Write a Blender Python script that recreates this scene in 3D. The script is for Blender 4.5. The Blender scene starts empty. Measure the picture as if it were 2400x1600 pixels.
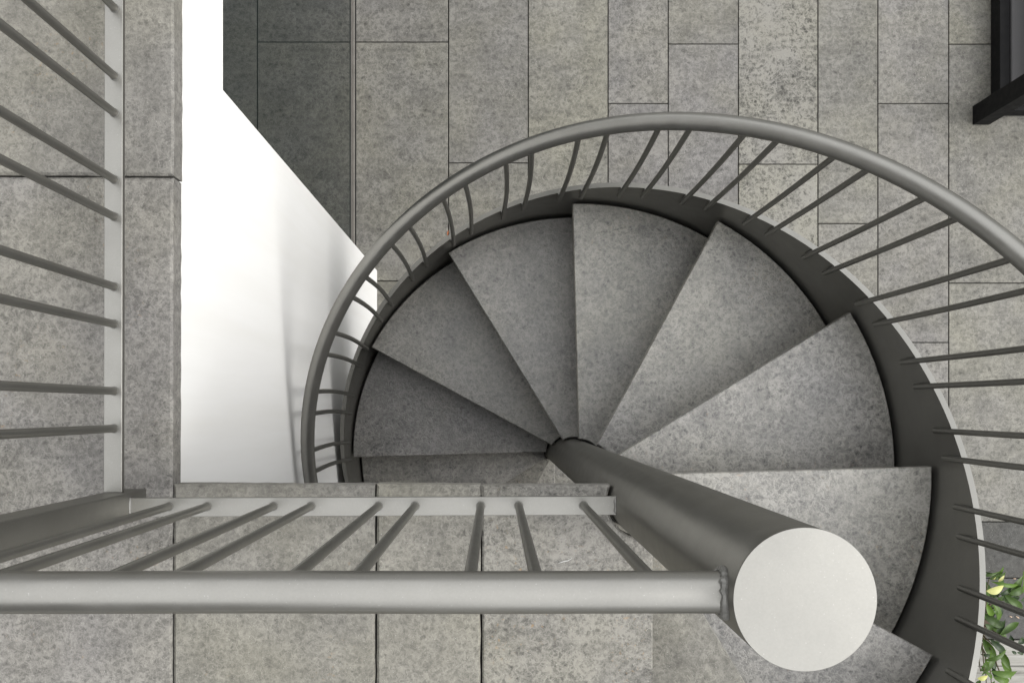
import bpy, bmesh, math, random
from mathutils import Vector, Matrix, noise as mnoise
random.seed(7)
R_ = math.radians
sc = bpy.context.scene
COL = sc.collection
DG = 4.519                      # camera height above the patio; z = DG - depth
F = 2333.0
NX, NY = 1160.6, 958.4
def W(px, py, d):               # survey helper: point at depth d below the eye
    return Vector(((px-NX)*d/F, -(py-NY)*d/F, DG-d))
def zz(d): return DG-d

# ------------------------------------------------------------------ node helpers
def new_mat(name):
    m = bpy.data.materials.new(name); m.use_nodes = True
    nt = m.node_tree
    return m, nt, nt.nodes['Principled BSDF']
def N(nt, t, **kw):
    n = nt.nodes.new(t)
    for k, v in kw.items():
        if k in n.inputs.keys(): n.inputs[k].default_value = v
        else: setattr(n, k, v)
    return n
def L(nt, a, b): nt.links.new(a, b)
def ramp(nt, src, stops, interp='LINEAR'):
    r = nt.nodes.new('ShaderNodeValToRGB'); r.color_ramp.interpolation = interp
    el = r.color_ramp.elements
    while len(el) < len(stops): el.new(0.5)
    for e, (p, c) in zip(el, stops):
        e.position = p; e.color = (c[0], c[1], c[2], 1) if isinstance(c, tuple) else (c, c, c, 1)
    L(nt, src, r.inputs[0]); return r.outputs[0]
def math_(nt, op, a, b=None, c=None):
    n = nt.nodes.new('ShaderNodeMath'); n.operation = op
    for i, v in enumerate((a, b, c)):
        if v is None: continue
        if isinstance(v, (int, float)): n.inputs[i].default_value = v
        else: L(nt, v, n.inputs[i])
    return n.outputs[0]
def mixc(nt, fac, a, b, blend='MIX'):
    n = nt.nodes.new('ShaderNodeMix'); n.data_type = 'RGBA'; n.blend_type = blend
    def s(i, v):
        if isinstance(v, (int, float)): n.inputs[i].default_value = v
        elif isinstance(v, tuple): n.inputs[i].default_value = (*v, 1)
        else: L(nt, v, n.inputs[i])
    s(0, fac); s(6, a); s(7, b)
    return n.outputs[2]
def noise(nt, vec, scale, detail=4, rough=0.6, dist=0.0):
    n = N(nt, 'ShaderNodeTexNoise'); n.inputs['Scale'].default_value = scale
    n.inputs['Detail'].default_value = detail; n.inputs['Roughness'].default_value = rough
    n.inputs['Distortion'].default_value = dist
    L(nt, vec, n.inputs['Vector']); return n.outputs[0]
def bump(nt, h, strength, dist, bs):
    b = N(nt, 'ShaderNodeBump'); b.inputs['Strength'].default_value = strength
    b.inputs['Distance'].default_value = dist
    L(nt, h, b.inputs['Height']); L(nt, b.outputs[0], bs.inputs['Normal'])

# ------------------------------------------------------------------ materials
def stone(name, dark, light, cell=75., blot=0.55, var=0.12, rust=0.0, rough=0.75, spec=0.35, webby=0.0, ctr=0.75, streak=0.0):
    m, nt, bs = new_mat(name)
    geo = N(nt, 'ShaderNodeNewGeometry')
    at = N(nt, 'ShaderNodeAttribute', attribute_name='slab')
    sep = N(nt, 'ShaderNodeSeparateColor'); L(nt, at.outputs['Color'], sep.inputs[0])
    off = N(nt, 'ShaderNodeVectorMath', operation='SCALE'); L(nt, at.outputs['Color'], off.inputs[0]); off.inputs['Scale'].default_value = 37.
    pos = N(nt, 'ShaderNodeVectorMath', operation='ADD'); L(nt, geo.outputs['Position'], pos.inputs[0]); L(nt, off.outputs[0], pos.inputs[1])
    p = pos.outputs[0]
    # warped position for organic blotches
    wn = N(nt, 'ShaderNodeTexNoise'); wn.inputs['Scale'].default_value = cell*0.8; wn.inputs['Detail'].default_value = 4
    L(nt, p, wn.inputs['Vector'])
    ws = N(nt, 'ShaderNodeVectorMath', operation='MULTIPLY_ADD'); L(nt, wn.outputs['Color'], ws.inputs[0])
    k = 1.5/cell; ws.inputs[1].default_value = (k, k, k); L(nt, p, ws.inputs[2])
    q = ws.outputs[0]
    patch = ramp(nt, noise(nt, p, cell*0.2, 4, 0.62), [(0.36, 0.0), (0.64, 1.0)])
    def ridge(sc_, vec, w_):     # pale lacy lines along the zero contour of a noise
        d = math_(nt, 'ABSOLUTE', math_(nt, 'SUBTRACT', noise(nt, vec, sc_, 2, 0.5), 0.5))
        return ramp(nt, d, [(0.0, 1.0), (w_, 0.0)])
    lace = math_(nt, 'MAXIMUM', ridge(cell*0.62, q, 0.075), math_(nt, 'MULTIPLY', ridge(cell*1.15, p, 0.06), 0.8))
    lace = math_(nt, 'MULTIPLY', lace, math_(nt, 'MULTIPLY_ADD', patch, 0.6, 0.4))
    v = N(nt, 'ShaderNodeTexVoronoi', feature='SMOOTH_F1'); v.inputs['Scale'].default_value = cell*0.9; v.inputs['Smoothness'].default_value = 0.6
    L(nt, q, v.inputs['Vector'])
    blob = math_(nt, 'MULTIPLY', ramp(nt, v.outputs['Distance'], [(0.08, 1.0), (0.45, 0.0)]), ramp(nt, noise(nt, p, cell*0.5, 2, 0.5), [(0.42, 0.0), (0.60, 1.0)]))
    med = ramp(nt, noise(nt, p, cell*0.9, 5, 0.72, 0.4), [(0.3, 0.0), (0.7, 1.0)])
    fine = noise(nt, p, cell*4.0, 3, 0.75)
    finer = ramp(nt, fine, [(0.3, 0.0), (0.7, 1.0)])
    f = math_(nt, 'MULTIPLY_ADD', lace, webby, 0.20)
    f = math_(nt, 'MULTIPLY_ADD', blob, -blot, f)
    f = math_(nt, 'MULTIPLY_ADD', med, 0.40, f)
    f = math_(nt, 'MULTIPLY_ADD', finer, 0.22, f)
    f = math_(nt, 'MULTIPLY_ADD', patch, 0.06, f)
    cl = nt.nodes.new('ShaderNodeMapRange'); L(nt, noise(nt, p, cell*0.075, 4, 0.6), cl.inputs['Value'])
    cl.inputs['From Min'].default_value = 0.33; cl.inputs['From Max'].default_value = 0.67
    cl.inputs['To Min'].default_value = -0.5; cl.inputs['To Max'].default_value = 0.5
    f = math_(nt, 'MULTIPLY_ADD', cl.outputs[0], 0.17, f)
    br = N(nt, 'ShaderNodeMapping'); br.inputs['Scale'].default_value = (0.16, 1.0, 1.0); L(nt, p, br.inputs['Vector'])
    sk = nt.nodes.new('ShaderNodeMapRange'); L(nt, noise(nt, br.outputs[0], 46., 3, 0.6), sk.inputs['Value'])
    sk.inputs['From Min'].default_value = 0.3; sk.inputs['From Max'].default_value = 0.7
    sk.inputs['To Min'].default_value = -0.5; sk.inputs['To Max'].default_value = 0.5
    f = math_(nt, 'MULTIPLY_ADD', sk.outputs[0], streak, f)
    ct = math_(nt, 'MULTIPLY_ADD', math_(nt, 'POWER', sep.outputs[2], 4.0), 1.0, ctr)
    f = math_(nt, 'MULTIPLY_ADD', math_(nt, 'SUBTRACT', f, 0.55), ct, 0.55)
    col = ramp(nt, f, [(0.12, dark), (0.52, tuple((x+y)/2*0.98 for x, y in zip(dark, light))), (0.95, light)])
    # warm / cool drift and slab to slab value
    drift = ramp(nt, noise(nt, p, 3.3, 3, 0.6), [(0.35, (0.985, 0.985, 1.015)), (0.65, (1.015, 1.01, 0.965))])
    col = mixc(nt, 1.0, col, drift, 'MULTIPLY')
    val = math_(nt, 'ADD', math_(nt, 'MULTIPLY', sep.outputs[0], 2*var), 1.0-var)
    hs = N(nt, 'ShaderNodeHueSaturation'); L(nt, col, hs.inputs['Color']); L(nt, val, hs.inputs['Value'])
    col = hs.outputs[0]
    tone = mixc(nt, sep.outputs[1], (0.995, 0.98, 0.995), (1.025, 1.015, 0.95))
    col = mixc(nt, 1.0, col, tone, 'MULTIPLY')
    if rust:
        rs = math_(nt, 'MULTIPLY', ramp(nt, noise(nt, p, cell*1.4, 2, 0.6), [(0.63, 0.0), (0.73, 1.0)]),
                   ramp(nt, noise(nt, p, 6., 2, 0.6), [(0.54, 0.0), (0.70, 1.0)]))
        col = mixc(nt, math_(nt, 'MULTIPLY', rs, rust), col, (0.26, 0.16, 0.07))
    # mica glints and pale grains
    gl = ramp(nt, noise(nt, p, cell*9., 1, 0.5), [(0.745, 0.0), (0.78, 1.0)])
    col = mixc(nt, math_(nt, 'MULTIPLY', gl, 0.75), col, (0.8, 0.8, 0.78))
    L(nt, col, bs.inputs['Base Color'])
    bs.inputs['Roughness'].default_value = rough
    bs.inputs['Specular IOR Level'].default_value = spec
    h = math_(nt, 'ADD', f, math_(nt, 'MULTIPLY', fine, 0.3))
    bump(nt, h, 0.35, 0.0015, bs)
    return m

PATIO = stone('patio_basalt', (0.046, 0.0455, 0.0425), (0.205, 0.201, 0.187), cell=50., blot=0.26, var=0.19, rough=0.8, webby=0.40, ctr=0.95, streak=0.16)
BORDER = stone('border_basalt_shaded', (0.024, 0.024, 0.023), (0.085, 0.085, 0.083), cell=50., blot=0.26, var=0.08, rough=0.8, webby=0.3)  # basalt darkened all over, shade on the border rows put into the colour
LANDING = stone('landing_basalt', (0.056, 0.055, 0.0515), (0.232, 0.227, 0.210), cell=100., blot=0.18, var=0.05, rust=0.6, rough=0.8, webby=0.36, ctr=0.95)
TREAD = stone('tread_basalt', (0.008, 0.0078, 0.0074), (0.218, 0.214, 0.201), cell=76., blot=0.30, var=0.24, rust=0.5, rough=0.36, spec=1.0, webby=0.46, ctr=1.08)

def paint(name, base, metallic, rough, fleck=0.0, grain=0.05, scr=0.0):
    m, nt, bs = new_mat(name)
    tc = N(nt, 'ShaderNodeNewGeometry'); p = tc.outputs['Position']
    big = ramp(nt, noise(nt, p, 9., 4, 0.65), [(0.3, tuple(c*0.95 for c in base)), (0.7, tuple(c*1.05 for c in base))])
    gr = noise(nt, p, 500., 2, 0.6)
    col = mixc(nt, grain, big, ramp(nt, gr, [(0.35, 0.0), (0.65, 1.0)]), 'OVERLAY')
    if fleck:
        fl = ramp(nt, noise(nt, p, 700., 0, 0.5), [(0.80, 0.0), (0.84, 1.0)])
        col = mixc(nt, math_(nt, 'MULTIPLY', fl, fleck), col, (0.85, 0.85, 0.82))
    L(nt, col, bs.inputs['Base Color'])
    bs.inputs['Metallic'].default_value = metallic
    if metallic > .7: bs.inputs['Specular Tint'].default_value = (0.6, 0.595, 0.57, 1)
    rr = ramp(nt, noise(nt, p, 30., 4, 0.6), [(0.3, rough*0.88), (0.7, rough*1.15)])
    L(nt, rr, bs.inputs['Roughness'])
    if metallic < .1: bs.inputs['Specular IOR Level'].default_value = 0.15
    bump(nt, noise(nt, p, 260., 2, 0.5), 0.10, 0.0004, bs)
    return m
METAL = paint('mica_grey_paint', (0.265, 0.261, 0.245), 0.88, 0.36, fleck=0.12, grain=0.02)
WELD = paint('weld_paint', (0.2, 0.198, 0.188), 0.6, 0.55)
PAN = paint('dark_steel', (0.03, 0.03, 0.029), 0.2, 0.6)
BLACK = paint('black_powdercoat', (0.006, 0.006, 0.0065), 0.0, 0.6)

def white_wall():
    m, nt, bs = new_mat('white_render')
    geo = N(nt, 'ShaderNodeNewGeometry'); p = geo.outputs['Position']
    mp = N(nt, 'ShaderNodeMapping'); mp.inputs['Scale'].default_value = (1, 1, 0.06); L(nt, p, mp.inputs['Vector'])
    st = ramp(nt, noise(nt, mp.outputs[0], 14., 4, 0.6), [(0.35, (0.765, 0.763, 0.748)), (0.6, (0.795, 0.795, 0.788))])
    L(nt, st, bs.inputs['Base Color']); bs.inputs['Roughness'].default_value = 0.7
    bump(nt, noise(nt, p, 260., 3, 0.6), 0.12, 0.001, bs)
    return m
WHITE = white_wall()
def plain(name, c, rough=0.7, metallic=0.0, var=0.15, scale=20.):
    m, nt, bs = new_mat(name)
    geo = N(nt, 'ShaderNodeNewGeometry')
    col = ramp(nt, noise(nt, geo.outputs['Position'], scale, 4, 0.6), [(0.3, tuple(x*(1-var) for x in c)), (0.7, tuple(x*(1+var) for x in c))])
    L(nt, col, bs.inputs['Base Color']); bs.inputs['Roughness'].default_value = rough; bs.inputs['Metallic'].default_value = metallic
    return m
GROUT = plain('joint_bed', (0.012, 0.012, 0.011), 0.95)
SOIL = plain('soil', (0.05, 0.035, 0.022), 0.95)
CONC = plain('concrete', (0.22, 0.22, 0.21), 0.9)
TRACK = plain('bronze_aluminium', (0.2, 0.19, 0.175), 0.5, 0.6)
CUSH = plain('grey_fabric', (0.085, 0.083, 0.085), 0.95, 0, 0.12, 300.)
SLATE = plain('dark_slat', (0.014, 0.0145, 0.017), 0.6)
PETAL = plain('dry_petal', (0.40, 0.30, 0.22), 0.8)
RUSTY = plain('rusty_leaf', (0.30, 0.10, 0.04), 0.8)
CHALK = plain('chalk', (0.42, 0.42, 0.41), 0.9)
BARK = plain('bark', (0.10, 0.085, 0.045), 0.85)
def glass_mat():
    m, nt, bs = new_mat('tinted_glass')
    bs.inputs['Base Color'].default_value = (0.013, 0.018, 0.0175, 1)
    bs.inputs['Roughness'].default_value = 0.0
    bs.inputs['IOR'].default_value = 1.32
    bs.inputs['Specular Tint'].default_value = (0.84, 1.0, 0.95, 1)
    return m
GLASS = glass_mat()
def wood():
    m, nt, bs = new_mat('weathered_board')
    geo = N(nt, 'ShaderNodeNewGeometry'); mp = N(nt, 'ShaderNodeMapping'); mp.inputs['Scale'].default_value = (0.12, 1.6, 1); L(nt, geo.outputs['Position'], mp.inputs['Vector'])
    col = ramp(nt, noise(nt, mp.outputs[0], 26., 5, 0.7, 0.8), [(0.28, (0.09, 0.085, 0.075)), (0.45, (0.22, 0.215, 0.195)), (0.7, (0.30, 0.295, 0.275))])
    L(nt, col, bs.inputs['Base Color']); bs.inputs['Roughness'].default_value = 0.85
    return m
WOOD = wood()
def leafmat(name, dark, light, rough=0.42):
    m, nt, bs = new_mat(name)
    at = N(nt, 'ShaderNodeAttribute', attribute_name='slab')
    geo = N(nt, 'ShaderNodeNewGeometry')
    n = noise(nt, geo.outputs['Position'], 40., 3, 0.6)
    sep = N(nt, 'ShaderNodeSeparateColor'); L(nt, at.outputs['Color'], sep.inputs[0])
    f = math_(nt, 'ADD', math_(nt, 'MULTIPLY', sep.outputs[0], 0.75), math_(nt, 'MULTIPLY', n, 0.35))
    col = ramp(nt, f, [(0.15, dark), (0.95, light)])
    L(nt, col, bs.inputs['Base Color']); bs.inputs['Roughness'].default_value = rough
    bs.inputs['Specular IOR Level'].default_value = 0.3
    return m
LEAF = leafmat('leaf_green', (0.006, 0.020, 0.003), (0.085, 0.165, 0.008))
YOUNG = leafmat('leaf_young', (0.36, 0.37, 0.12), (0.46, 0.45, 0.20), 0.4)

# ------------------------------------------------------------------ mesh helpers
def bm_new():
    bm = bmesh.new(); bm.loops.layers.float_color.new('slab'); return bm
def paint_faces(bm, faces, c):
    lay = bm.loops.layers.float_color['slab']
    for f in faces:
        for l in f.loops: l[lay] = (*c, 1)
def prism(bm, poly, z0, z1, bev=0.0, c=None, jitter=0.0):
    """extrude a plan polygon (ccw) between z0 and z1, with a bevelled top edge"""
    n = len(poly); faces = []
    def ring(pts, z): return [bm.verts.new((x, y, z)) for x, y in pts]
    b = ring(poly, z0)
    if bev > 0:
        t0 = ring(poly, z1-bev)
        ins = inset(poly, bev)
        t1 = ring(ins, z1)
        rings = [b, t0, t1]
    else:
        rings = [b, ring(poly, z1)]
    for a, d in zip(rings, rings[1:]):
        for i in range(n):
            faces.append(bm.faces.new((a[i], a[(i+1) % n], d[(i+1) % n], d[i])))
    faces.append(bm.faces.new(rings[-1])); faces.append(bm.faces.new(list(reversed(b))))
    if c is None: c = (random.random(), random.random(), random.random())
    paint_faces(bm, faces, c)
    return faces
def inset(poly, d):
    out = []; n = len(poly)
    for i in range(n):
        p0, p1, p2 = Vector(poly[i-1]), Vector(poly[i]), Vector(poly[(i+1) % n])
        e1 = (p1-p0); e2 = (p2-p1)
        if e1.length < 1e-7 or e2.length < 1e-7: out.append(tuple(p1)); continue
        e1.normalize(); e2.normalize()
        n1 = Vector((-e1.y, e1.x)); n2 = Vector((-e2.y, e2.x))
        b = n1+n2
        if b.length < 1e-6: out.append(tuple(p1)); continue
        b.normalize(); s = d/max(0.35, b.dot(n1))
        out.append(tuple(p1+b*s))
    return out
def box(bm, x0, x1, y0, y1, z0, z1, bev=0.0, c=None):
    return prism(bm, [(x0, y0), (x1, y0), (x1, y1), (x0, y1)], z0, z1, bev, c)
def tube(bm, pts, r, seg=12, closed=False, cap=True, c=(0.5, 0.5, 0.5)):
    pts = [Vector(p) for p in pts]; rings = []; faces = []
    n = len(pts)
    up = Vector((0, 0, 1))
    t0 = (pts[1]-pts[0]).normalized()
    ref = up if abs(t0.dot(up)) < 0.95 else Vector((1, 0, 0))
    u = t0.cross(ref).normalized()
    for i in range(n):
        t = (pts[min(i+1, n-1)]-pts[max(i-1, 0)]).normalized()
        u = (u - t*u.dot(t)).normalized(); v = t.cross(u)
        ri = r[i] if isinstance(r, (list, tuple)) else r
        rings.append([bm.verts.new(pts[i]+u*math.cos(a)*ri+v*math.sin(a)*ri) for a in [2*math.pi*k/seg for k in range(seg)]])
    for a, b in zip(rings, rings[1:]):
        for k in range(seg):
            f = bm.faces.new((a[k], a[(k+1) % seg], b[(k+1) % seg], b[k])); f.smooth = True; faces.append(f)
    if cap:
        faces.append(bm.faces.new(list(reversed(rings[0])))); faces.append(bm.faces.new(rings[-1]))
    paint_faces(bm, faces, c)
def lathe(bm, cx, cy, prof, seg=64, smooth_from=0.5, c=(0.5, 0.5, 0.5)):
    rings = []
    for r, z in prof:
        rings.append([bm.verts.new((cx+r*math.cos(2*math.pi*k/seg), cy+r*math.sin(2*math.pi*k/seg), z)) for k in range(seg)])
    fs = []
    for a, b in zip(rings, rings[1:]):
        for k in range(seg):
            f = bm.faces.new((a[k], a[(k+1) % seg], b[(k+1) % seg], b[k])); f.smooth = True; fs.append(f)
    fs.append(bm.faces.new(rings[-1])); fs.append(bm.faces.new(list(reversed(rings[0]))))
    paint_faces(bm, fs, c)
def obj(name, bm, mat, parent=None, sharp=35):
    me = bpy.data.meshes.new(name)
    bmesh.ops.recalc_face_normals(bm, faces=bm.faces)
    for e in bm.edges:
        if len(e.link_faces) == 2 and e.calc_face_angle(0) > R_(sharp): e.smooth = False
    bm.to_mesh(me); bm.free(); me.materials.append(mat)
    o = bpy.data.objects.new(name, me); COL.objects.link(o)
    if parent is not None:
        o.parent = parent
        o.matrix_parent_inverse = parent_world(parent).inverted()
    return o
def parent_world(p):
    m = p.matrix_basis.copy()
    q = p
    while q.parent is not None:
        m = q.parent.matrix_basis @ q.matrix_parent_inverse @ m if False else m
        q = q.parent
    return m
def thing(name, label, cat, loc, group=None):
    o = bpy.data.objects.new(name, None); COL.objects.link(o); o.location = loc
    o.empty_display_size = 0.1
    o['label'] = label; o['category'] = cat
    if group: o['group'] = group
    return o
def tag(o, label, cat, group=None):
    o['label'] = label; o['category'] = cat
    if group: o['group'] = group
def struct(name, bm, mat, label=None):
    o = obj(name, bm, mat); o['kind'] = 'structure'
    if label: o['label'] = label
    return o

# ------------------------------------------------------------------ survey numbers
CX, CY = 0.24165, -0.14827            # newel axis
RT = 0.7374                           # outer radius of the treads
RISE = 0.2078
T0 = 1.533                            # nosing angle of the third tread, degrees
DL = 1.607                            # landing depth
RC = 0.0560
def theta(k): return T0+30*(k-3)      # nosing angle of tread k (k=1 just below the landing)
def pitch(th): return DL+RISE*(3+(th-T0)/30.0)   # depth of the line through the nosings
def pol(r, th): return (CX+r*math.cos(R_(th)), CY+r*math.sin(R_(th)))

# ------------------------------------------------------------------ ground
bm = bm_new(); box(bm, -60, 60, -60, 60, -0.30, -0.050, c=(.5, .5, .5)); struct('ground', bm, CONC)
bm = bm_new()
YB = -(1222-NY)*DG/F
XR = 4.6
prism(bm, [(-3.2, YB-1.2), (XR, YB-1.2), (XR, 4.2), (-3.2, 4.2)], -0.048, -0.022, c=(.5, .5, .5)); struct('joint_bed', bm, GROUT)
bm = bm_new()
colx = [837, 1051, 1237.8, 1425, 1566, 1730.5, 1917, 2057.5, 2223.5]
rowy = [99, 381.8, -40, 243, 103.5, 385, 524, 243, 104]
xs = [(x-NX)*DG/F for x in colx]
wid = [xs[2]-xs[1], xs[4]-xs[3], xs[5]-xs[4], xs[2]-xs[1]]
while xs[-1] < XR-0.4: xs.append(xs[-1]+wid[(len(xs)-9) % 4]); rowy.append(random.choice([99, 243, 382, 524]))
LEN = 559.3*DG/F
g = 0.0044
tones = {0: .42, 1: .45, 2: .74, 3: .62, 4: .50, 5: .66, 6: .70, 7: .52, 8: .44}
warm = {0: .6, 1: .7, 2: .9, 3: .15, 4: .1, 5: .9, 6: .6, 7: .25, 8: .75}
for i in range(len(xs)-1):
    y = (NY-rowy[i])*DG/F+3*LEN
    while y > YB+0.001:
        y0 = max(y-LEN, YB)
        if y < 4.4 or y0 < 4.2:
            c = (min(1, max(0, tones.get(i, .5)+random.uniform(-.16, .16))), min(1, max(0, warm.get(i, .5)+random.uniform(-.3, .3))), .97 if i == 5 else random.random()*.8)
            if i > 0: box(bm, xs[i]+g/2, xs[i+1]-g/2, y0+g/2, min(y, 4.2)-g/2, -0.03, 0.0, 0.0016, c)
            else: box(bm, -0.9, xs[1]-g/2, y0+g/2, min(y, 4.2)-g/2, -0.03, 0.0, 0.0016, c)
        y -= LEN
struct('patio', bm, PATIO)
# horizontal border rows and weathered boards at the far right
bm = bm_new()
yb = [1222, 1353.8, 1497]
for a, b in zip(yb, yb[1:]):
    x = -0.9
    while x < XR:
        x1 = min(x+0.72, XR)
        box(bm, x+g/2, x1-g/2, -(b-NY)*DG/F+g/2, -(a-NY)*DG/F-g/2, -0.03, 0.0, 0.0016)
        x = x1
struct('border_paving', bm, BORDER)
bm = bm_new(); y = -(1498-NY)*DG/F
for k in range(22):
    box(bm, -0.9, XR, y-0.118, y-0.003, -0.03, 0.002+random.uniform(0, .001), 0.003); y -= 0.118
struct('board_walk', bm, WOOD)

# ------------------------------------------------------------------ house with white wall and glazed door
WX = -0.5350; GX = -0.6455
house = thing('house', 'white rendered house wall under the stone terrace with a recessed dark glass door', 'house', (-0.9, 0.0, 0.0))
ZF = zz(1.9556); ZS = zz(1.607+0.045)
YC = 0.628
bm = bm_new()
box(bm, -1.3, WX-0.0015, -3.4, YC, 0.0, ZF-0.0025)
wall = obj('wall', bm, WHITE, house)
bm = bm_new()
box(bm, -1.3, WX, -3.4, 4.2, ZF, ZS-0.002)
obj('fascia', bm, WHITE, house)
bm = bm_new(); box(bm, -1.25, WX-0.004, -3.38, YC-0.01, ZF-0.004, ZF+0.002); obj('shadow_joint', bm, CONC, house)
door = thing('glass_door', '', '', (0, 0, 0)); del door['label']; del door['category']
bpy.data.objects.remove(door)
bm = bm_new(); box(bm, GX-0.03, GX, YC+0.002, 4.2, 0.055, ZF-0.04)
door = obj('glass_door', bm, GLASS, house)
bm = bm_new()
box(bm, GX-0.05, GX+0.0010, YC+0.002, 4.2, 0.0, 0.052)
for k, (a, b, h) in enumerate(((0.0012, 0.0090, 0.010),)):
    box(bm, GX+a, GX+b, YC+0.002, 4.2, -0.02, h, 0.0012)
obj('door_track', bm, TRACK, door)
bm = bm_new(); box(bm, GX+0.0092, GX+0.0150, YC+0.002, 4.2, -0.02, 0.004, 0.0005); obj('gasket', bm, GROUT, door)
bm = bm_new(); box(bm, GX-0.05, GX+0.008, YC+0.002, 4.2, ZF-0.038, ZF-0.001); obj('door_head', bm, TRACK, door)

bm = bm_new(); box(bm, -4.5, -1.0, -7.0, -2.9, zz(1.607)-0.3, zz(1.607)+3.2); box(bm, -7.0, -3.4, -2.898, 6.0, zz(1.607)-0.3, zz(1.607)+3.2)
CLAD = plain('grey_cladding', (0.11, 0.108, 0.10), 0.85)
obj('upper_storey', bm, CLAD, house)
bm = bm_new(); box(bm, WX+0.002, 1.60, -2.6, -0.96, 0.003, zz(1.607)-0.3); obj('light_block', bm, CLAD, house)  # unseen block under the landing, added to keep light off the lower treads
# ------------------------------------------------------------------ terrace and landing paving
def rough_edge_slab(bm, poly, z0, z1, c, amp=0.0016, step=0.02, bev=0.004):
    """stone slab: outline resampled and jittered so edges read as split stone"""
    out = []
    n = len(poly); sd = random.uniform(0, 100)
    for i in range(n):
        a, b = Vector(poly[i]), Vector(poly[(i+1) % n]); d = (b-a).length
        m = max(1, int(d/step)); nn = Vector((-(b-a).y, (b-a).x)).normalized()
        for k in range(m):
            p = a.lerp(b, k/m)
            j = mnoise.noise(Vector((p.x*45+sd, p.y*45, 3.1)))*amp if 0 < k < m else 0
            q = p+nn*j; out.append((q.x, q.y))
    return prism(bm, out, z0, z1, bev, c)
zt = zz(DL); th = 0.044
gj = 0.0030
bm = bm_new()
xl = -0.5205
YJ = (NY-411)*DL/F
rough_edge_slab(bm, [(-1.12, YJ+gj*0.7), (xl+0.0015, YJ-gj*0.1), (xl+0.0022, 1.48), (-1.12, 1.48)], zt-th, zt+0.0015, (.50, .55, .2))
rough_edge_slab(bm, [(-1.12, 1.484), (xl, 1.484), (xl, 3.0), (-1.12, 3.0)], zt-th, zt, (.45, .5, .3))
rough_edge_slab(bm, [(-1.12, -0.82), (xl-0.0025, -0.82), (xl, YJ-gj*1.1), (-1.12, YJ-gj*0.3)], zt-th, zt, (.52, .22, .7))
rough_edge_slab(bm, [(-1.12, -2.4), (xl-0.003, -2.4), (xl-0.003, -0.823), (-1.12, -0.823)], zt-th, zt, (.5, .4, .3))
YF = -0.1219
RH = 0.0612
X = [-0.5195, (880.9-NX)*DL/F, (1128.4-NX)*DL/F]
rough_edge_slab(bm, [(X[0], -2.4), (X[1]-gj/2, -2.4), (X[1]-gj/2, YF), (X[0], YF+0.0006)], zt-th, zt, (.52, .72, .1))
rough_edge_slab(bm, [(X[1]+gj/2, -2.4), (X[2]-gj/2, -2.4), (X[2]-gj/2, YF-0.0004), (X[1]+gj/2, YF+0.001)], zt-th, zt+0.0006, (.62, .58, .5))
XE = 0.2545
arc = []
a0 = math.degrees(math.atan2(-math.sqrt(RH**2-(XE-CX)**2), XE-CX)) % 360
ya = math.degrees(math.atan2(YF-0.001-CY, -math.sqrt(RH**2-(YF-0.001-CY)**2)))
for k in range(25):
    a = a0+(ya-a0)*k/24
    arc.append(pol(RH, a))
prism(bm, [(X[2]+gj/2, -2.4), (XE, -2.4)]+arc+[(X[2]+gj/2, YF-0.001)], zt-th, zt+0.0010, 0.003, (.60, .62, .85))
struct('terrace', bm, LANDING)
bm = bm_new(); tube(bm, [W(1309, 1319, DL-.0012), W(1320, 1315, DL-.0012), W(1331, 1313, DL-.0012), W(1341, 1307, DL-.0012)], [0.0003, 0.0010, 0.0008, 0.0003], 8)
tag(obj('chalk_smear', bm, CHALK), 'thin white chalky smear on the landing stone beside the railing', 'smear')
# bed and deck under the paving
bm = bm_new()
box(bm, -1.12, WX-0.02, -2.4, 3.0, zt-th-0.001, zt-th-0.0005)
box(bm, -1.10, xl-0.02, -2.38, 2.98, zt-th+0.001, zt-0.012)
box(bm, xl-0.018, X[2], -2.38, YF-0.02, zt-th+0.001, zt-0.012)
box(bm, -0.50, 0.16, -2.38, -0.20, zt-th-0.17, zt-th-0.001)
struct('terrace_deck', bm, GROUT)

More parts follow.
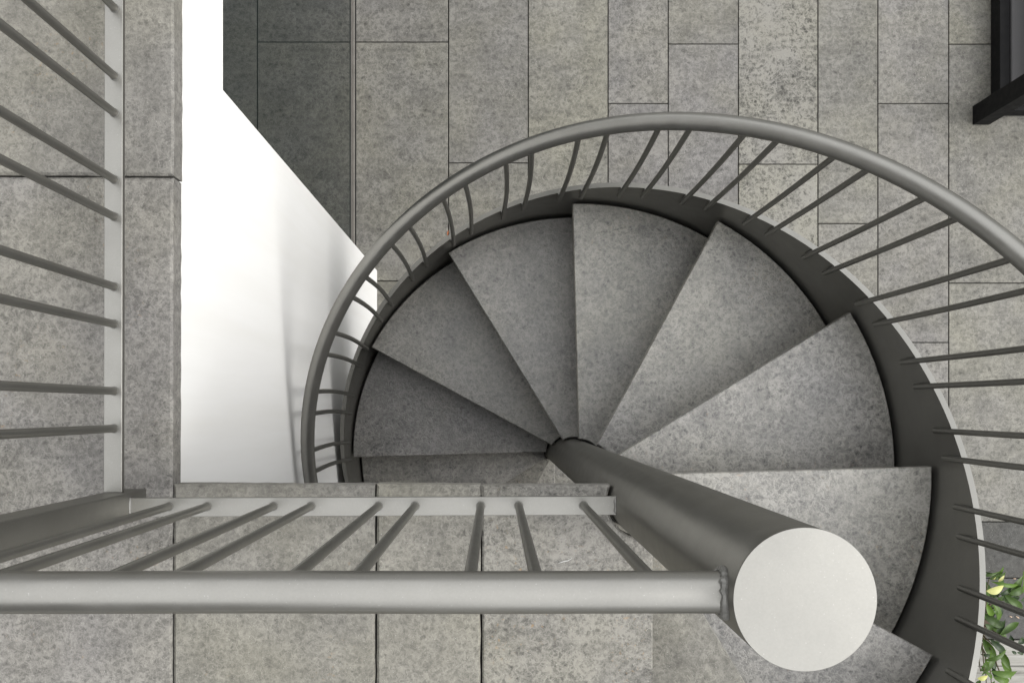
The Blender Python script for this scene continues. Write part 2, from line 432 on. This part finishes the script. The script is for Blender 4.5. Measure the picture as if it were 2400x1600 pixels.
# ------------------------------------------------------------------ spiral staircase
stair = thing('spiral_staircase', 'grey steel spiral staircase with dark stone treads winding round a thick newel post', 'staircase', (CX, CY, 0))
bm = bm_new()
lathe(bm, CX, CY, [(RC, 0.0), (RC, zz(0.7790)), (RC-0.0006, zz(0.7772))], 96)
col_o = obj('newel_column', bm, METAL, stair)
bm = bm_new()
lathe(bm, CX, CY, [(RC+0.0002, zz(0.7788)), (RC+0.0002, zz(0.7762)), (RC-0.0001, zz(0.7758))], 96)
obj('cap', bm, METAL, col_o)
NT = 13
def tread_poly(k, r0, r1, back, m=14):
    a1 = theta(k); a0 = a1-30-back
    return [pol(r1, a0+(a1-a0)*i/m) for i in range(m+1)] + [pol(r0, a1-(a1-a0+62)*i/m) for i in range(m+1)]
for k in range(1, NT+1):
    zt_k = zz(DL+RISE*k)
    bm = bm_new()
    c = ({1: 1.0, 2: .46, 3: .74, 4: .66, 5: .70, 6: .56, 7: .46, 8: .38, 9: .30}.get(k, .5), random.uniform(.1, .9), random.random()*.55)  # tone per tread carries the shade: lower steps coloured darker
    if k > 9: c = ({10: .30, 11: 0.0}.get(k, .9), .6, .3)  # lowest steps: shade under the landing set through the stone tone
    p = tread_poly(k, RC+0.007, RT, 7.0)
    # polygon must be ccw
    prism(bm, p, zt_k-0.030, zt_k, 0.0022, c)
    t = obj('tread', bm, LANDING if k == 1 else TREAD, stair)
    bm = bm_new()
    p2 = tread_poly(k, RC-0.002, 0.7448, 9.0)
    p2 = [(x+0.012*math.sin(R_(theta(k))), y-0.012*math.cos(R_(theta(k)))) if i in (14, 15) else (x, y) for i, (x, y) in enumerate(p2)]
    prism(bm, p2, zt_k-0.072, zt_k-0.031, 0.0)
    obj('tread_pan', bm, PAN, t)
    # closed riser plate, set back under the nosing
    a = theta(k); n = Vector((math.sin(R_(a)), -math.cos(R_(a))))*0.022; d2 = Vector((n.y, -n.x)).normalized()
    p0 = Vector(pol(RC-0.002, a))+n; p1 = Vector(pol(0.7448, a-1.7))
    q0, q1 = p0+n.normalized()*0.005, p1+n.normalized()*0.005
    bm = bm_new(); prism(bm, [tuple(p0), tuple(q0), tuple(q1), tuple(p1)][::-1], max(0.003, zt_k-RISE+0.001), zt_k-0.0725)
    obj('riser', bm, PAN, t)
# stringer: helicoidal plate
def helix_plate(r0, r1, a0, a1, top, bot, step=2.0):
    bm = bm_new(); n = int((a1-a0)/step); prev = None; fs = []
    for i in range(n+1):
        a = a0+(a1-a0)*i/n; zt_, zb_ = zz(pitch(a)-top), max(0.0, zz(pitch(a)+bot))
        (xi, yi), (xo, yo) = pol(r0, a), pol(r1, a)
        q = [bm.verts.new(v) for v in ((xi, yi, zb_), (xi, yi, zt_), (xo, yo, zt_), (xo, yo, zb_))]
        if prev:
            for j in range(4):
                f = bm.faces.new((prev[j], prev[(j+1) % 4], q[(j+1) % 4], q[j])); f.smooth = True; fs.append(f)
        else: fs.append(bm.faces.new(q))
        prev = q
    fs.append(bm.faces.new(list(reversed(prev))))
    paint_faces(bm, fs, (.5, .5, .5)); return bm
A0, A1 = -89.0, theta(NT)
obj('stringer', helix_plate(0.7452, 0.7577, A0, A1, 0.141, 0.30), METAL, stair)
# handrail: height above the pitch line drifts a little along the flight
HK = [(-90, .83), (0, .83), (38, .8135), (61, .785), (82, .772), (112, .778), (137, .791), (153, .809), (173, .818), (184, .824), (200, .826), (320, .826)]
def railh(a):
    for (p, h), (q, h2) in zip(HK, HK[1:]):
        if p <= a <= q:
            t = (a-p)/(q-p); t = t*t*(3-2*t) if False else t
            return h+(h2-h)*t
    return .765
def railhs(a): return sum(railh(a+d) for d in range(-12, 13, 3))/9
RR = 0.0182
bm = bm_new()
tube(bm, [(*pol(0.737, a), zz(pitch(a)-railhs(a))) for a in [A0+8+i*2.0 for i in range(int((A1-A0-12)/2))]], RR, 20)
obj('handrail', bm, METAL, stair)
for i in range(-5, 21):
    for dth in (0.0, 4.62):
        a = 181.9-12.43*i-dth
        if a > A1-20 or a < A0+4: continue
        x, y = pol(0.7370, a)
        z0 = zz(pitch(a)-0.074); z1 = zz(pitch(a)-railhs(a))-RR*0.5
        bm = bm_new()
        # slight bow, as on the real bars
        ta = R_(a-90); bw = 0.0015+0.0060*min(1, max(0, (a-55)/45)); bx, by = math.cos(ta)*bw, math.sin(ta)*bw
        tube(bm, [(x+bx*math.sin(math.pi*s/8), y+by*math.sin(math.pi*s/8), z0+(z1-z0)*s/8) for s in range(9)], 0.0062, 14)
        b_ = obj('baluster', bm, METAL, stair)
        # weld seam where the bar meets the stringer
        bm = bm_new()
        xw, yw = pol(0.7440, a)
        zs = zz(pitch(a)-0.139)
        tube(bm, [(xw, yw, z0+0.004), (xw, yw, (z0+zs)/2), (xw, yw, zs)], [0.003, 0.0052, 0.0046], 8)
        obj('weld', bm, WELD, b_)

# ------------------------------------------------------------------ balustrade round the terrace corner
DB = 1.534
DH = 0.817
bal = thing('balustrade', 'grey steel corner balustrade with round bars and tube handrail along the terrace edge', 'balustrade', (-0.585, -0.15, zt))
bm = bm_new()   # bottom flat bar along the terrace side
prism(bm, [(-0.6035, -0.1283), (-0.5755, -0.1283), (-0.5705, 2.6), (-0.5985, 2.6)], zz(DB+0.0105), zz(DB), 0.0006)
obj('bottom_rail', bm, METAL, bal)
bm = bm_new()   # bottom flat bar in front of the landing
prism(bm, [(-0.5630, -0.1660), (0.1868, -0.1628), (0.1868, -0.1343), (-0.5630, -0.1368)], zz(DB+0.0105), zz(DB), 0.0006)
obj('bottom_rail', bm, METAL, bal)
bm = bm_new()
tube(bm, [(0.1862, -0.1350, zz(DB+.004)), (0.1858, -0.142, zz(DB+.0005)), (0.1866, -0.150, zz(DB)), (0.1858, -0.157, zz(DB+.0003)), (0.1862, -0.1625, zz(DB+.004))], [.0025, .0036, .0030, .0037, .0024], 8)
obj('weld', bm, WELD, bal); bm = bm_new()
tube(bm, [(-0.5635, -0.1370, zz(DB+.003)), (-0.5632, -0.145, zz(DB)), (-0.5635, -0.155, zz(DB)), (-0.5632, -0.165, zz(DB+.003))], [.0028, .0036, .0032, .0030], 8)
obj('weld', bm, WELD, bal)
bm = bm_new()
box(bm, -0.6062, -0.5632, -0.1735, -0.1285, zt-0.004, zz(DH))
o = obj('post', bm, METAL, bal)
bmod = o.modifiers.new('round', 'BEVEL'); bmod.width = 0.0025; bmod.segments = 3
YR = -0.1500
bm = bm_new()
tube(bm, [(-1.0+i*0.04, YR+0.0008*math.sin(i*.7)*0.3, zz(DH)) for i in range(30)]+[(CX-RC+0.012, YR, zz(DH))], 0.01735, 40)
obj('handrail', bm, METAL, bal)
bm = bm_new()
pts = []; rad = []
for k in range(57):   # weld bead where the tube meets the newel
    a = 2*math.pi*k/56; yy = YR+0.0182*math.cos(a); zq = zz(DH)+0.0182*math.sin(a)
    xx = CX-math.sqrt(RC**2-(yy-CY)**2)-0.0012+0.0014*mnoise.noise(Vector((k*.9+.2, 7.1, 2.2)))
    pts.append((xx, yy, zq)); rad.append(0.0036+0.0026*mnoise.noise(Vector((k*.71+.3, 3.2, 1.4))))
tube(bm, pts, rad, 8)
obj('weld', bm, WELD, bal)
bm = bm_new()
tube(bm, [(-0.587, -0.168, zz(DH)), (-0.587, 2.6, zz(DH))], 0.01735, 24)
obj('handrail', bm, METAL, bal)
def bar(x, y):
    bm = bm_new()
    tube(bm, [(x, y, zz(DB)-0.002), (x, y, zz(DH)-0.006)], 0.0061, 20)
    b = obj('baluster', bm, METAL, bal)
    bm = bm_new()
    tube(bm, [(x+0.0064*math.cos(a*math.pi/8), y+0.0064*math.sin(a*math.pi/8), zz(DB)+0.0006) for a in range(17)], 0.0008, 6, cap=False)
    obj('weld', bm, WELD, b)
for y in (20, 178.6, 265, 421, 508, 671.7, 759.2, 916, 1003.8):
    bar(-0.5872+(1003.8-y)*5e-7, (NY-y)*DB/F)
yy = (NY-20)*DB/F
for k in range(1, 8):
    yy += 0.0575 if k % 2 else 0.1035
    bar(-0.5865, yy)
for x in (395.9, 485.8, 640.8, 728.8, 886.8, 972.9, 1126.8, 1215.7, 1367.8):
    bar((x-NX)*DB/F, -(1186.5-x*0.0025-NY+1)*DB/F)

# ------------------------------------------------------------------ black outdoor daybed, upper right corner
gd = lambda px, py: ((px-NX)*DG/F, (NY-py)*DG/F)
lx, fy = gd(2319, 274)
bed = thing('outdoor_daybed', 'black framed outdoor daybed with grey cushion standing on the patio', 'daybed', (lx, fy, 0))
px0, py0 = gd(2279, 293); px1, py1 = gd(2300, 249)
def bevbox(name, x0, x1, y0, y1, z0, z1, mat, w=0.003):
    bm = bm_new(); box(bm, x0, x1, y0, y1, z0, z1); o = obj(name, bm, mat, bed)
    b = o.modifiers.new('round', 'BEVEL'); b.width = w; b.segments = 3; return o
for dy in (0, 1.75):
    bevbox('post', px0, lx-0.001, py0+dy, py1+dy, 0, 0.70, BLACK)
bevbox('side_panel', lx, lx+0.045, fy, fy+1.85, 0.012, 0.094, BLACK)
bevbox('front_panel', lx+0.046, lx+0.95, fy, fy+0.030, 0.012, 0.094, BLACK)
bevbox('slat_deck', lx+0.047, lx+0.94, fy+0.032, fy+1.85, 0.03, 0.075, SLATE)
bevbox('cushion', lx+0.050, lx+0.120, fy+0.035, fy+1.80, 0.076, 0.100, CUSH, 0.008)
bevbox('armrest', px0, lx+0.03, py0-0.02, fy+1.9, 0.701, 0.735, BLACK)
bevbox('cushion', lx+0.165, lx+0.93, fy+0.035, fy+1.80, 0.076, 0.20, CUSH, 0.02)
bevbox('rail', lx+0.122, lx+0.163, fy+0.032, fy+1.80, 0.076, 0.22, BLACK)

# ------------------------------------------------------------------ shrub, lower right corner
pb = Vector(gd(2262, 1440)+(0.0,))
bm = bm_new(); lathe(bm, pb.x, pb.y, [(0.13, 0.001), (0.12, 0.008), (0.05, 0.016)], 24); struct('soil', bm, SOIL)
shrub = thing('shrub', 'glossy green broad leaved shrub with pale young leaves beside the stair', 'shrub', pb)
def leaf(bm, a, b, w, lift, c, bend=0.0, roll=0.0):
    a = Vector(a); b = Vector(b); d = b-a; ln = d.length; d.normalize()
    up = Vector((0, 0, 1)); s = d.cross(up).normalized(); up = s.cross(d)
    up2 = up*math.cos(roll)+s*math.sin(roll); s = s*math.cos(roll)-up*math.sin(roll)
    n = 9; rows = []
    for i in range(n+1):
        t = i/n
        ww = w*0.5*2.25*t**0.8*(1-t)**0.95 if 0 < t < 1 else 0.0004
        arch = lift*math.sin(math.pi*t)*ln - 0.10*ln*t*t
        cpt = a+d*ln*t+up2*arch+s*bend*ln*math.sin(math.pi*t)
        fold = 0.30*ww
        rows.append([bm.verts.new(cpt-s*ww+up2*fold), bm.verts.new(cpt-s*ww*.5+up2*fold*.32), bm.verts.new(cpt), bm.verts.new(cpt+s*ww*.5+up2*fold*.32), bm.verts.new(cpt+s*ww+up2*fold)])
    fs = []
    for r0, r1 in zip(rows, rows[1:]):
        for j in range(4):
            f = bm.faces.new((r0[j], r0[j+1], r1[j+1], r1[j])); f.smooth = True; fs.append(f)
    paint_faces(bm, fs, (c, random.random(), random.random()))
def pz(x, y, d): return W(2200+x/4.48, 1250+y/4.48, d)
LV = [((530, 475), (700, 345), 62, .55, 3.86), ((538, 480), (722, 405), 62, .25, 3.84), ((550, 500), (862, 542), 52, .62, 3.83),
      ((640, 640), (772, 550), 66, .05, 3.95), ((690, 640), (896, 800), 92, .30, 3.90), ((600, 690), (740, 640), 60, .30, 3.95), ((740, 625), (905, 560), 115, .25, 3.95),
      ((505, 735), (575, 872), 76, .78, 3.90), ((555, 825), (632, 825), 46, .35, 3.95), ((490, 900), (582, 888), 70, .0, 4.02),
      ((490, 945), (565, 1015), 80, .18, 4.0), ((555, 975), (697, 935), 95, .05, 4.02), ((645, 1065), (857, 925), 84, .30, 3.98),
      ((535, 1105), (717, 1267), 84, .02, 4.05), ((440, 1262), (587, 1270), 48, .1, 4.1), ((440, 1440), (518, 1325), 95, .45, 3.95),
      ((545, 1440), (842, 1460), 100, .50, 3.90), ((570, 1500), (755, 1560), 92, .55, 3.93), ((480, 1440), (565, 1535), 46, .55, 3.92),
      ((830, 1150), (900, 1095), 80, .0, 4.1), ((820, 1245), (900, 1250), 50, .0, 4.15), ((500, 1600), (600, 1540), 70, .4, 3.95), ((420, 690), (590, 690), 60, .1, 4.0),
      ((860, 700), (960, 640), 80, .1, 4.0), ((700, 1600), (820, 1640), 90, .3, 4.0)]
bm = bm_new()
tops = []
for (a, b, w, c, d) in LV:
    leaf(bm, pz(*a, d), pz(*b, d+0.02), 1.25*w/4.48*d/F, 0.16, c, random.uniform(-.05, .05), random.uniform(-.35, .35)); tops.append(pz(*a, d))
    for q in range(1):    # under leaves that thicken the clump
        j = Vector((random.uniform(-.03, .03), random.uniform(-.03, .03), random.uniform(-.09, -.03)))
        ang = random.uniform(-1.0, 1.0); dv = Matrix.Rotation(ang, 3, 'Z') @ (pz(*b, d)-pz(*a, d))
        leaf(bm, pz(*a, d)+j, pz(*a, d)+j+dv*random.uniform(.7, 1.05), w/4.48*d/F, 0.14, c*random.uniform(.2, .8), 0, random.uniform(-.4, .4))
for i in range(46):       # leaves further round the bush
    aa = random.uniform(0, 6.28); rr = random.uniform(.04, .22); h = random.uniform(.22, .52)
    ctr = pb+Vector((math.cos(aa)*rr-0.06, math.sin(aa)*rr, h))
    dr = Vector((math.cos(aa+random.uniform(-.8, .8)), math.sin(aa+random.uniform(-.8, .8)), random.uniform(-.2, .5)))*random.uniform(.07, .12)
    if ctr.x+dr.x > pb.x+0.06: continue
    leaf(bm, ctr, ctr+dr, random.uniform(.042, .058), .14, random.uniform(0, .6), 0, random.uniform(-.5, .5)); tops.append(ctr)
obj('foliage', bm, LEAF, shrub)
bm = bm_new()
leaf(bm, pz(500, 600, 3.80), pz(694, 555, 3.80), 150/4.48*3.8/F, .10, .4, 0, .4)
obj('young_leaf', bm, YOUNG, shrub); bm = bm_new()
leaf(bm, pz(625, 500, 3.84), pz(692, 440, 3.83), 50/4.48*3.8/F, .1, .7)
obj('young_leaf', bm, YOUNG, shrub); bm = bm_new()
leaf(bm, pz(562, 475, 3.82), pz(600, 460, 3.80), 30/4.48*3.8/F, .2, .5)
obj('young_leaf', bm, YOUNG, shrub); bm = bm_new()
leaf(bm, pz(405, 1515, 3.88), pz(523, 1495, 3.88), 92/4.48*3.8/F, .12, .0, 0, .3)
obj('young_leaf', bm, YOUNG, shrub)
bm = bm_new()
for i, t in enumerate(tops[::3]):
    mid = pb.lerp(t, 0.5)+Vector((random.uniform(-.02, .02), random.uniform(-.02, .02), .05))
    tube(bm, [pb, mid, t], [.005, .0035, .0018], 6)
obj('stem', bm, BARK, shrub)

# ------------------------------------------------------------------ fallen scraps
def scrap(px, py, ang, ln, mat, label):
    c = W(px, py, DG-0.003); bm = bm_new()
    d = Vector((math.cos(ang), math.sin(ang), 0))
    leaf(bm, c-d*ln/2, c+d*ln/2, ln*0.38, .22, .5)
    o = obj('fallen_leaf', bm, mat); tag(o, label, 'fallen leaf', 'dry scraps fallen on the paving')
scrap(1050, 546, 1.45, .026, RUSTY, 'small rusty orange leaf lying in a patio joint near the stair handrail')
scrap(2369, 1444, -.4, .017, PETAL, 'pale curled petal on dark paving beside the shrub')
scrap(2385, 1445.5, -.6, .021, PETAL, 'longer straight dry petal on dark paving at the right edge')
scrap(2378, 1355, 0.0, .016, PETAL, 'small dry petal on the dark paving joint above the shrub leaves')

# ------------------------------------------------------------------ camera
cam = bpy.data.cameras.new('camera'); co = bpy.data.objects.new('camera', cam); COL.objects.link(co)
co.location = (0, 0, DG); co.rotation_euler = (0, 0, 0)
cam.sensor_fit = 'HORIZONTAL'; cam.sensor_width = 36; cam.lens = 36*F/2400
cam.shift_x = (1200-NX)/2400; cam.shift_y = (NY-800)/2400
cam.clip_start = 0.02; cam.clip_end = 500
sc.camera = co

# ------------------------------------------------------------------ light: bright overcast
EL, AZ = 39, -9         # elevation, direction the light comes from (degrees from +X)
w = bpy.data.worlds.new('World'); sc.world = w; w.use_nodes = True
nt = w.node_tree; bg = nt.nodes['Background']
sky = nt.nodes.new('ShaderNodeTexSky'); sky.sky_type = 'NISHITA'; sky.sun_disc = False
sky.sun_elevation = R_(EL); sky.sun_rotation = R_(90-AZ); sky.dust_density = 3.0; sky.air_density = 1.0; sky.ozone_density = 1.0
hs = nt.nodes.new('ShaderNodeHueSaturation'); hs.inputs['Saturation'].default_value = 0.10
nt.links.new(sky.outputs[0], hs.inputs['Color']); 
tc = nt.nodes.new('ShaderNodeTexCoord'); sx = nt.nodes.new('ShaderNodeSeparateXYZ'); nt.links.new(tc.outputs['Generated'], sx.inputs[0])
dome = ramp(nt, sx.outputs[2], [(0.0, 0.16), (0.12, 0.25), (0.30, 0.85), (1.0, 1.0)])     # overcast dome above a dark skyline
cloud = mixc(nt, 0.78, hs.outputs[0], (6.1, 6.12, 6.12))
nt.links.new(mixc(nt, 1.0, cloud, dome, 'MULTIPLY'), bg.inputs['Color'])
bg.inputs['Strength'].default_value = 0.15
sun = bpy.data.lights.new('sun', 'SUN'); so = bpy.data.objects.new('sun', sun); COL.objects.link(so)
sun.energy = 0.9; sun.angle = R_(40); sun.color = (1.0, 0.965, 0.91)
dirv = Vector((math.cos(R_(EL))*math.cos(R_(AZ)), math.cos(R_(EL))*math.sin(R_(AZ)), math.sin(R_(EL))))
so.rotation_euler = dirv.to_track_quat('Z', 'Y').to_euler(); so.location = (3, 1, 6)
sc.view_settings.view_transform = 'Standard'; sc.view_settings.look = 'None'
sc.view_settings.exposure = 1.35; sc.view_settings.gamma = 1.0
sc.cycles.max_bounces = 8
